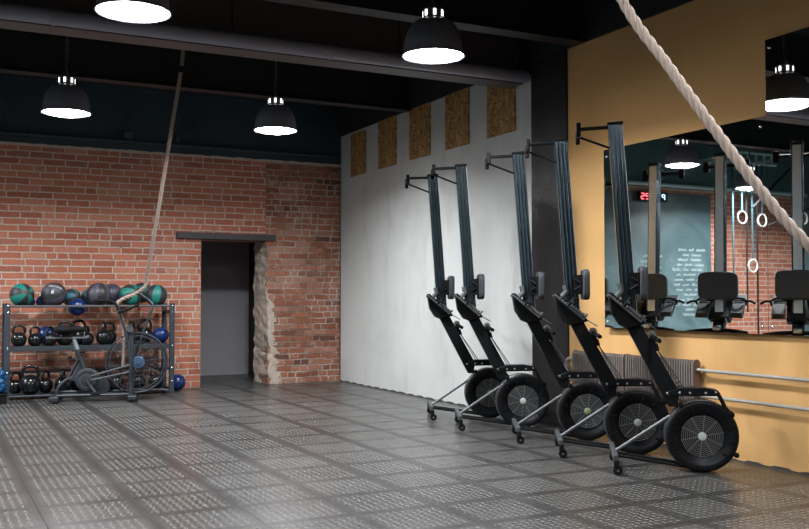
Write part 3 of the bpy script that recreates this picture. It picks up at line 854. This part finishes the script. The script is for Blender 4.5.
r1 = rope('', [(2.41, 9.93, ZC-.01), (2.402, 10.0, 3.637), (2.368, 10.21, 3.128), (2.353, 10.52, 2.60), (2.342, 10.9, 2.025), (2.327, 11.28, 1.464), (2.31, 11.33, 1.33), (2.20, 11.36, 1.24), (2.06, 11.31, 1.185), (1.985, 11.29, 1.12), (2.02, 11.30, 1.02), (2.06, 11.31, .90), (2.075, 11.31, .70), (2.07, 11.31, .38)], .021, '')
o = empty('climbing_rope', (0, 0, 0)); r1.build('rope_body', M['rope'], o)
mb = MB(); mb.lathe([(.026, -.035), (.026, .035)], (2.402, 10.0, 3.637), (Vector((-.03, .3, -.85))).normalized(), 14); mb.build('rope_collar', M['rubber'], o)
tag(o, 'thin-looking climbing rope slanting from the ceiling to the air bike', 'rope', 'climbing ropes')
o = empty('climbing_rope', (0, 0, 0)); rope('', [(2.02, 3.30, ZC-.43), (2.22, 3.06, 2.95), (2.416, 2.88, 2.364), (2.525, 2.746, 2.088), (2.62, 2.59, 1.809), (2.70, 2.43, 1.551), (2.77, 2.28, 1.35), (2.95, 2.0, 1.0), (3.10, 1.75, .62)], .0205, '').build('rope_body', M['rope'], o)
mb = MB(); mb.lathe([(.03, -.04), (.03, .04)], (2.05, 3.265, ZC-.47), (.2, -.25, -.8), 14); mb.build('rope_collar', M['rubber'], o)
tag(o, 'thick pale climbing rope crossing in front of the ochre wall and mirror', 'rope', 'climbing ropes')

# ------------------------------------------------------------------ rack with its load
rk = empty('storage_rack', (0, 0, 0))
RX0, RX1, RY0, RY1 = .865, 2.775, 11.93, 12.36
for x in (RX0, RX1):
    for y in (RY0, RY1):
        mb = MB(); mb.box((x, y, .565), (.06, .05, 1.13)); 
        p_ = mb.build('upright', M['rackblue'], rk, bevel=.004)
        if y == RY0:
            for z in (1.10, 1.02, .60, .32, .16):
                s_ = MB(); s_.lathe([(.011, 0), (.011, .006), (.005, .009)], (x, y-.025, z), (0, -1, 0), 10); s_.build('bolt', M['chrome'], p_)
for z in (1.095,):
    for y in (RY0-.0, RY1-.02):
        mb = MB(); mb.tube([(RX0+.03, y, z), (RX1-.03, y, z)], .014, 10); mb.build('shelf_rail', M['greytube'] if y == RY0 else M['rackblue'], rk)
for x in (RX0, RX1):
    mb = MB(); mb.box((x, (RY0+RY1)/2, 1.02), (.03, RY1-RY0-.05, .04)); mb.box((x, (RY0+RY1)/2, .30), (.03, RY1-RY0-.05, .03)); mb.box((x, (RY0+RY1)/2, .05), (.03, RY1-RY0-.05, .03)); mb.build('side_brace', M['rackblue'], rk)
mb = MB(); mb.box(((RX0+RX1)/2, RY0, .595), (RX1-RX0-.06, .03, .058)); mb.box(((RX0+RX1)/2, RY1, .595), (RX1-RX0-.06, .03, .058)); mb.box(((RX0+RX1)/2, (RY0+RY1)/2, .615), (RX1-RX0-.06, RY1-RY0-.04, .012)); mb.build('middle_shelf', M['rackblue'], rk, bevel=.003)
mb = MB(); mb.tube([(RX0+.03, RY0, .04), (RX1-.03, RY0, .04)], .014, 10); mb.tube([(RX0+.03, RY1, .30), (RX1-.03, RY1, .30)], .018, 10); mb.tube([(RX0+.03, RY1, .05), (RX1-.03, RY1, .05)], .014, 10)
mb.box(((RX0+RX1)/2, (RY0+RY1)/2, .05), (RX1-RX0-.06, RY1-RY0-.04, .008)); mb.build('bottom_shelf', M['rackblue'], rk)
tag(rk, 'slate-painted steel storage rack against the brick wall with balls and kettlebells', 'rack')

def medball(x, y, z, r, m, rot, label, cat='medicine ball', grp='medicine balls on top of the rack', nm='medicine_ball'):
    mb = MB(); mb.ball((0, 0, 0), r, 32); o = mb.build(nm, m); o.location = (x, y, z); o.rotation_euler = rot
    return tag(o, label, cat, grp)
ZT = 1.112
def rz(r): # resting height on two rails 0.41 apart is inside the gap for small balls
    return ZT + max(.02, math.sqrt(max(r*r-.0001, 0)) - .01)
medball(1.028, 12.06, 1.228, .140, M['mbteal'], (1.35, .25, .35), 'teal and black medicine ball, leftmost on the rack top')
medball(1.12, 12.24, 1.150, .075, M['navy'], (1, 1, 0), 'navy ball peeking out behind the leftmost teal ball')
b2 = medball(1.385, 12.06, 1.235, .148, M['mbpurple'], (.3, 1.45, -.25), 'dark purple medicine ball with a white number 6, left on the rack top')
medball(1.275, 12.24, 1.150, .075, M['navy'], (0, 1, 0), 'navy ball half hidden behind the ball marked 6')
medball(1.615, 12.27, 1.200, .112, M['mbblue'], (1.2, .9, .3), 'blue-teal and black ball just right of the ball marked 6')
medball(1.655, 12.06, 1.085, .106, M['blueball'], (0, 0, 0), 'plain blue ball hanging low between the rack top rails')
medball(1.83, 12.29, 1.21, .100, M['mbblue'], (.6, .2, 1), 'blue-teal ball mostly hidden behind the big grey-purple ball')
medball(1.898, 12.04, 1.236, .146, M['mbpurple'], (.1, .1, .2), 'big grey-purple and black striped ball in the middle of the rack top')
medball(2.10, 12.30, 1.240, .136, M['mbdark'], (1, .4, .2), 'dark purple ball behind and right of the striped grey-purple one')
medball(2.29, 12.06, 1.227, .139, M['mbteal'], (1.1, -.5, .6), 'teal and black medicine ball behind the rope on the rack top')
medball(2.475, 12.29, 1.262, .130, M['mbblue'], (.9, .8, 0), 'blue-teal ball standing highest, between the two right-hand teal balls')
medball(2.60, 12.04, 1.227, .137, M['mbteal'], (.15, .1, .6), 'teal and black medicine ball, rightmost on the rack top')
medball(1.33, 12.27, .739, .115, M['blueball'], (0, 0, 0), 'blue ball behind the kettlebells on the middle shelf', grp='plain blue balls')
medball(2.672, 12.08, .724, .100, M['blueball'], (0, 0, 0), 'glossy blue ball at the right end of the middle shelf', grp='plain blue balls')
medball(2.915, 12.22, .107, .107, M['blueball'], (0, 0, 0), 'blue ball on the floor right of the rack', grp='plain blue balls')

def text_on_ball(body, size, rb, th0, ph0, parent, name):
    cu = bpy.data.curves.new('t', 'FONT'); cu.body = body; cu.size = size; cu.align_x = 'CENTER'; cu.align_y = 'CENTER'; cu.resolution_u = 2
    ob = bpy.data.objects.new('t', cu); sc.collection.objects.link(ob)
    dg = bpy.context.evaluated_depsgraph_get(); me = bpy.data.meshes.new_from_object(ob.evaluated_get(dg))
    bpy.data.objects.remove(ob)
    vs_ = [v.co.copy() for v in me.vertices]; fs = [tuple(p.vertices) for p in me.polygons]
    mb = MB(); out = []
    for v in vs_:
        # local frame: ball centre at origin, facing -y, tilt upwards by ph0, sideways th0
        yaw_, pit = v.x/rb, v.y/rb
        p = Vector((math.sin(yaw_)*math.cos(pit), -math.cos(yaw_)*math.cos(pit), math.sin(pit)))*(rb+.001)
        p = Matrix.Rotation(.25, 3, 'Y') @ p
        p = Matrix.Rotation(-ph0, 3, 'X') @ p; p = Matrix.Rotation(th0, 3, 'Z') @ p
        out.append(p)
    R_ = parent.rotation_euler.to_matrix().inverted()
    mb.add([R_ @ p for p in out], fs); o = mb.build(name, M['white'], parent); o['label'] = 'white printed marking'; return o
text_on_ball('6', .072, .148, -.22, .22, b2, 'number_marking')
text_on_ball('MEDICINE', .034, .148, .0, .72, b2, 'printed_text')

# kettlebells
def kettle():
    root = empty('kettlebell'); mb = MB(); mb.ball((0, 0, .088), .098, 26, flat=-.088, scale=(1, .95, 1)); mb.build('bell_body', M['iron'], root)
    mb = MB(); P = catmull([(-.05, 0, .13), (-.072, 0, .185), (-.062, 0, .238), (-.03, 0, .262), (.03, 0, .262), (.062, 0, .238), (.072, 0, .185), (.05, 0, .13)], 4)
    mb.tube(P, .0165, 12); mb.build('bell_handle', M['iron'], root); return root
k0 = kettle()
def kb(x, y, z, rzv, s, label, grp, first=[True]):
    o = k0 if first[0] else copy_tree(k0); first[0] = False
    o.location = (x, y, z); o.rotation_euler = (0, 0, rzv); o.scale = (s, s, s)
    return tag(o, label, 'kettlebell', grp)
g1 = 'kettlebells on the middle shelf'; zs = .622
kb(1.00, 12.07, zs, .1, .92, 'black kettlebell at the left end of the middle shelf, handle facing front', g1)
kb(1.178, 12.05, zs, .5, .84, 'black kettlebell second from the left on the middle shelf', g1)
kb(1.345, 12.035, zs, .9, .84, 'black kettlebell in front of the blue ball on the middle shelf', g1)
kb(1.525, 12.12, zs, -.1, 1.05, 'black kettlebell behind the bike saddle, left one', g1)
kb(1.70, 12.25, zs, .2, 1.1, 'black kettlebell with a wide handle behind the right end of the bike saddle', g1)
kb(1.772, 12.035, zs, 1.2, .85, 'small black kettlebell just right of the bike saddle post', g1)
kb(1.972, 12.04, zs, 1.25, 1.03, 'black kettlebell standing sideways in the middle of the shelf', g1)
kb(2.065, 12.245, zs, .4, .98, 'black kettlebell behind the sideways one in the middle of the shelf', g1)
kb(2.31, 12.12, zs, .9, 1.0, 'black kettlebell behind the fan column of the bike', g1)
kb(2.51, 12.27, zs, .05, 1.1, 'black kettlebell with a broad handle beside the glossy blue ball', g1)
g2 = 'kettlebells on the bottom shelf'; zs = .056
for (x, y, rr, s, lb) in ((.985, 12.22, .6, .9, 'leftmost on the bottom shelf, beside the rack post'), (1.13, 12.02, .05, 1.25, 'largest on the bottom shelf, with a wide handle'), (1.315, 12.17, .9, .95, 'just right of the largest one'),
                         (1.50, 12.05, 1.3, 1.05, 'left of the curved bike tube'), (1.70, 12.16, .3, 1.1, 'between the curved bike tube and the crank'), (1.90, 12.10, .8, 1.0, 'behind the crank of the bike'),
                         (2.13, 12.12, .2, 1.0, 'left behind the fan wheel of the bike'), (2.40, 12.12, .7, 1.0, 'behind the hub of the fan wheel'), (2.62, 12.12, .3, .95, 'rightmost on the bottom shelf')):
    kb(x, y, zs, rr, s, 'black kettlebell ' + lb, g2)

# ------------------------------------------------------------------ air bike
bk = empty('air_bike', (1.353, 11.52, 0), math.radians(-13.06))
BM, BS = M['bikegrey'], M['bikesilver']
fc = (.90, .02, .442)
mb = MB()   # base
mb.tube([(.02, -.05, .075), (.86, -.05, .075)], .016, 10); mb.tube([(.02, .05, .11), (1.22, .05, .11)], .016, 10); mb.build('base_frame', BM, bk)
for x, hw in ((0, .22), (.855, .24)):
    mb = MB(); mb.box((x, 0, .05), (.10, hw*2, .055)); st = mb.build('stabiliser', BM, bk, bevel=.012)
    for s_ in (-1, 1):
        mb = MB(); mb.lathe([(.03, -.015), (.03, .015)], (x+.03, s_*(hw-.02), .031), (0, 1, 0), 16); mb.build('floor_foot', M['rubber'], st, bevel=.003)
mb = MB(); mb.tube(catmull([(.01, 0, .07), (.03, 0, .16), (.11, 0, .245), (.21, 0, .285), (.30, 0, .29)], 6), .02, 12); mb.build('curved_tube', BM, bk)
mb = MB(); mb.prism([(.14, .25), (.175, .29), (.265, .47), (.31, .47), (.35, .30), (.345, .22)], (0, -.02, 0), (1, 0, 0), (0, 0, 1), (0, .04, 0)); mb.tube([(.13, 0, .255), (.25, 0, .50)], .014, 10); mb.build('seat_tower', BM, bk, bevel=.006)
mb = MB(); mb.tube([(.325, 0, .33), (.235, 0, .60)], .034, 14); mb.build('seat_tube', BM, bk)
mb = MB(); mb.tube([(.24, 0, .585), (.195, 0, .72)], .024, 14); sp = mb.build('seat_post', BS, bk)
mb = MB(); mb.lathe([(.022, 0), (.022, .05)], (.16, -.04, .51), (0, -1, 0), 12); mb.build('adjuster_knob', M['blackmatte'], sp)
mb = MB(); mb.tube([(.26, -.02, .57), (.32, -.06, .575)], .012, 8); mb.build('clamp_lever', M['blackmatte'], sp)
mb = MB(); mb.box((.12, 0, .735), (.44, .045, .02)); mb.box((.31, 0, .775), (.012, .045, .06)); mb.build('seat_slider', M['greytube'], sp, bevel=.003)
mb = MB(); sad = []
mb.ball((.08, 0, .83), .10, 24, scale=(1.15, 1.1, .55)); mb.ball((.21, 0, .835), .08, 20, scale=(1.5, .55, .5)); mb.box((.12, 0, .775), (.12, .06, .06)); mb.build('saddle', M['rubber'], bk)
# crank and belt guard
mb = MB(); mb.lathe([(.125, -.02), (.13, -.01), (.13, .03), (.125, .045), (.10, .05), (.095, .035), (.07, .035), (.065, .05), (.03, .055), (0, .055)], (.352, -.03, .255), (0, -1, 0), 40); cg = mb.build('crank_guard', BM, bk)
mb = MB(); mb.lathe([(.128, .028), (.132, .032), (.128, .036)], (.352, -.03, .255), (0, -1, 0), 40); mb.build('guard_rim', M['darkgrey'], cg)
mb = MB(); mb.tube([(.352, -.10, .255), (.352, -.10, .255-.01), (.44, -.11, .115)], .014, 8); cr = mb.build('crank_arm', M['darkgrey'], bk)
mb = MB(); mb.tube([(.352, .10, .255), (.27, .11, .39)], .014, 8); cr2 = mb.build('crank_arm', M['darkgrey'], bk)
mb = MB(); mb.box((.455, -.165, .105), (.10, .09, .025)); mb.build('pedal', M['rubber'], cr, bevel=.004)
mb = MB(); mb.box((.26, .165, .40), (.10, .09, .025)); mb.build('pedal', M['rubber'], cr2, bevel=.004)
mb = MB(); mb.lathe([(.095, -.02), (.10, 0), (.095, .035), (.05, .04), (0, .04)], (.505, -.02, .175), (0, -1, 0), 32); mb.box((.44, -.02, .13), (.12, .05, .10)); mb.build('chain_guard', BM, bk)
# fan column, fan and cage
mb = MB(); mb.box((.835, -.10, .44), (.045, .03, .75)); mb.box((.835, .12, .44), (.045, .03, .75)); mb.box((.835, 0, .815), (.05, .24, .03)); mb.build('fan_column', BM, bk, bevel=.006)
R3 = .345
mb = MB()
for yy in (-.055, .085):
    mb.tube([(fc[0]+R3*math.cos(2*PI*k/56), yy, fc[2]+R3*math.sin(2*PI*k/56)) for k in range(56)], .009, 7, closed=True)
    for rr in (.30, .25, .20, .15, .10):
        mb.tube([(fc[0]+rr*math.cos(2*PI*k/48), yy+(.0 if yy > 0 else -.012), fc[2]+rr*math.sin(2*PI*k/48)) for k in range(48)], .0018, 4, closed=True)
    for k in range(30):
        a = 2*PI*k/30
        mb.tube([(fc[0]+.06*math.cos(a), yy, fc[2]+.06*math.sin(a)), (fc[0]+R3*math.cos(a), yy, fc[2]+R3*math.sin(a))], .0016, 4)
for k in range(40):
    a = 2*PI*k/40; mb.tube([(fc[0]+R3*math.cos(a), -.055, fc[2]+R3*math.sin(a)), (fc[0]+R3*math.cos(a), .085, fc[2]+R3*math.sin(a))], .002, 4)
cg_ = mb.build('fan_cage', M['bikegrey'], bk)
mb = MB()
for k in range(10):
    a = 2*PI*k/10+.15; ca, sa = math.cos(a), math.sin(a)
    mb.tube([(fc[0]+.05*ca, .015, fc[2]+.05*sa), (fc[0]+.31*ca, .015, fc[2]+.31*sa)], .005, 6)
    Mx = Matrix.Translation((fc[0], .015, fc[2])) @ Matrix.Rotation(-a, 4, 'Y')
    mb.box((.26, 0, 0), (.09, .085, .002), Mx)
mb.tube([(fc[0]+.312*math.cos(2*PI*k/56), .015, fc[2]+.312*math.sin(2*PI*k/56)) for k in range(56)], .005, 6, closed=True)
mb.build('fan', M['fan'] if 'fan' in M else mat('fan_blade_grey', (.11, .125, .135), .35, .5), bk)
mb = MB(); mb.lathe([(.074, .03), (.074, .075), (.065, .083), (0, .085)], (fc[0]+.015, 0, fc[2]), (0, -1, 0), 32); hb = mb.build('fan_hub', mat('dull_blue_plastic', (.03, .07, .13), .4), bk)
mb = MB(); mb.lathe([(.02, .085), (.02, .12), (0, .122)], (fc[0]+.015, 0, fc[2]), (0, -1, 0), 16); mb.build('axle_nut', M['darkgrey'], hb)
# arms with linkages
mb = MB(); mb.tube(smooth_path([(.66, -.17, 1.135), (.70, -.15, 1.06), (.80, -.14, .70), (.835, -.14, .44), (.825, -.14, .30)], .06), .015, 10); a1 = mb.build('handlebar_arm', BM, bk)
mb = MB(); mb.tube(smooth_path([(.425, -.20, 1.165), (.60, -.18, 1.165), (.665, -.17, 1.13), (.69, -.15, 1.06)], .06), .0155, 12); mb.tube([(.70, -.17, 1.03), (.755, -.27, 1.045), (.92, -.30, 1.115)], .015, 12); mb.build('handlebar_grip', M['rubber'], a1)
mb = MB(); mb.tube(smooth_path([(.86, .19, 1.255), (.91, .19, 1.25), (1.03, .18, 1.16), (1.075, .17, 1.11), (1.05, .16, 1.04), (.95, .16, .76), (.86, .16, .48), (.83, .16, .30)], .05), .015, 10); mb.build('handlebar_arm', BM, bk)
mb = MB(); mb.tube([(.40, -.13, .30), (.84, -.14, .425)], .011, 8); mb.tube([(.40, -.13, .255), (.84, -.14, .345)], .011, 8); mb.tube([(.44, .14, .30), (.84, .16, .42)], .011, 8); mb.build('linkage_rod', M['darkgrey'], bk)
mb = MB(); mb.box((.82, -.12, .83), (.07, .05, .07)); mb.build('monitor', M['darkgrey'], bk, bevel=.006)
tag(bk, 'dark grey air bike with a big caged fan wheel in front of the rack', 'exercise bike')

# blue bag on a black crate, cut by the left edge
mb = MB(); mb.box((0, 0, .055), (.28, .26, .11)); mb.box((0, 0, .112), (.31, .29, .014)); o = mb.build('black_crate', M['blackmatte'], bevel=.006); o.location = (.70, 11.66, 0)
tag(o, 'low black crate on the floor left of the rack, under the blue bag', 'crate')
mb = MB(); mb.ball((0, 0, 0), .17, 96, scale=(1, .9, .95), flat=-.12)
mb.v = [tuple(Vector(p)*(1.02+(.25*noise.noise(Vector(p)*9)-.45*abs(noise.noise(Vector((p[0]*9,p[1]*9,p[2]*26))))) if p[2] > -.11 else 1)) for p in mb.v]
o = mb.build('blue_bag', M['bluebag'], sharp=80); o.location = (.715, 11.66, .246); tag(o, 'crumpled blue bag beside the left post of the rack', 'bag')

# ------------------------------------------------------------------ far left, seen only in the mirror
cbx = empty('chalkboard', (0, YB-.012, 0))
mb = MB(); mb.box((-.775, 0, 1.53), (2.75, .02, 3.02)); mb.build('board', M['board'], cbx)
mb = MB(); random.seed(3)
def scribble(x0, z0, length, h):
    pts = []; x = x0; ph = random.uniform(0, 6)
    word = random.uniform(.12, .3); xs = x
    while x < x0+length:
        if x-xs > word:
            if len(pts) > 3: strokes.append(pts)
            pts = []; x += .05; xs = x; word = random.uniform(.1, .32); continue
        ph += random.uniform(.9, 1.5)
        pts.append((x+.006*math.cos(ph*1.7), z0+h*(.5+.5*math.sin(ph))*random.uniform(.6, 1.25))); x += random.uniform(.006, .011)
    if len(pts) > 3: strokes.append(pts)
strokes = []
z = 2.02
for k in range(14):
    scribble(-2.02+random.uniform(-.03, .14), z, random.uniform(.5, .8), .045); z -= .088
z = 1.9
for k in range(9):
    scribble(-.98+random.uniform(-.03, .06), z, random.uniform(.35, .55), .045); z -= .10
for s_ in strokes: mb.tube([(p[0], -.0105, p[1]) for p in s_], .0036, 4)
mb.build('chalk_writing', M['chalk'], cbx)['label'] = 'rows of small white handwritten chalk text'
tag(cbx, 'large dark teal chalkboard with rows of handwriting, seen in the mirror', 'chalkboard')

ck = empty('wall_clock', (-.72, YB-.10, 2.94))
mb = MB(); mb.box((0, .015, 0), (.64, .05, .16)); mb.build('clock_case', M['blackmatte'], ck, bevel=.006)
SEG = {'0': 'abcdef', '4': 'fgbc', '2': 'abged', '5': 'afgcd', 'P': 'abfge'}
def digit(ch, x, zc, w_, h_, mb):
    g = {'a': (0, h_, 1), 'd': (0, -h_, 1), 'g': (0, 0, 1), 'f': (-w_, h_/2, 0), 'b': (w_, h_/2, 0), 'e': (-w_, -h_/2, 0), 'c': (w_, -h_/2, 0)}
    for s_ in SEG[ch]:
        dx, dz, hor = g[s_]; mb.box((x+dx, -.014, zc+dz), (w_*1.7, .008, .012) if hor else (.012, .008, h_*.85))
mb = MB()
for ch, x in (('4', -.08), ('0', .03), ('2', .145), ('5', .25)): digit(ch, x, 0, .031, .048, mb)
for dz in (-.02, .02): mb.box((.088, -.014, dz), (.01, .008, .01))
mb.build('red_digits', M['ledred'], ck)['label'] = 'red glowing digits'
mb = MB(); digit('P', -.22, 0, .028, .045, mb); mb.build('blue_letter', M['ledblue'], ck)['label'] = 'blue glowing letter'
tag(ck, 'black digital wall clock with red digits, seen in the mirror', 'clock')

# pull-up rig with rings
rg = empty('pull_up_rig', (-.28, 11.6, 0))
mb = MB()
for x in (-1.35, -2.42):
    mb.box((x, .62, 3.56), (.05, .55, .05))
for z in (3.50, 3.68): mb.tube([(-1.3, .0, z), (-2.45, .0, z)], .018, 10)
for k in range(6): mb.box((-1.4-.19*k, 0, 3.59), (.035, .035, .18))
for x in (-1.35, -2.40): mb.box((x, .45, 3.59), (.05, .9, .05))
mb.build('rig_frame', M['tealsteel'], rg)
mb = MB(); mb.tube([(-1.97, .0, .02), (-1.97, .0, 3.5)], .016, 10); mb.lathe([(.06, 0), (.06, .02)], (-1.97, 0, 0), (0, 0, 1), 16); mb.build('rig_pole', M['black'], rg)
tag(rg, 'pale teal pull-up rig beside the chalkboard, seen in the mirror', 'pull-up rig')
for (x, z, lb) in ((-1.84, 2.556, 'left'), (-2.32, 2.524, 'middle'), (-2.08, 1.74, 'lowest'), (-3.34, 2.60, 'far right')):
    o = empty('gymnastic_ring', (x, 11.55, z))
    mb = MB(); mb.tube([(.105*math.cos(2*PI*k/32), 0, .105*math.sin(2*PI*k/32)) for k in range(32)], .014, 10, closed=True); mb.build('ring', M['ring'], o)
    t_ = 3.48-z if x > -3 else 3.9-z
    mb = MB(); mb.box((.0, .0, (t_+.09)/2), (.035, .004, t_-.09)); mb.build('hanging_strap', M['strap'], o)
    tag(o, 'pale gymnastic ring on a teal strap, %s one in the mirror' % lb, 'gymnastic ring', 'gymnastic rings')
for (a, b_, lb) in (((-2.95, 11.42, 3.5), (-1.95, 11.42, 2.72), 'upper'), ((-3.9, 11.36, 2.95), (-2.25, 11.36, 2.42), 'lower')):
    mb = MB(); mb.tube([a, b_], .018, 8); o = mb.build('resistance_band', M['rubber']); tag(o, 'dark resistance band slanting behind the rings, %s one in the mirror' % lb, 'resistance band', 'resistance bands')
for x in (-1.70, -2.02):
    mb = MB(); mb.box((x, 11.62, 2.2), (.03, .01, 2.5)); o = mb.build('hanging_webbing', M['strap'] if x > -1.8 else M['rubber']); tag(o, ('teal' if x > -1.8 else 'black') + ' strap hanging from the rig beside the rings', 'strap', 'straps hanging from the rig')
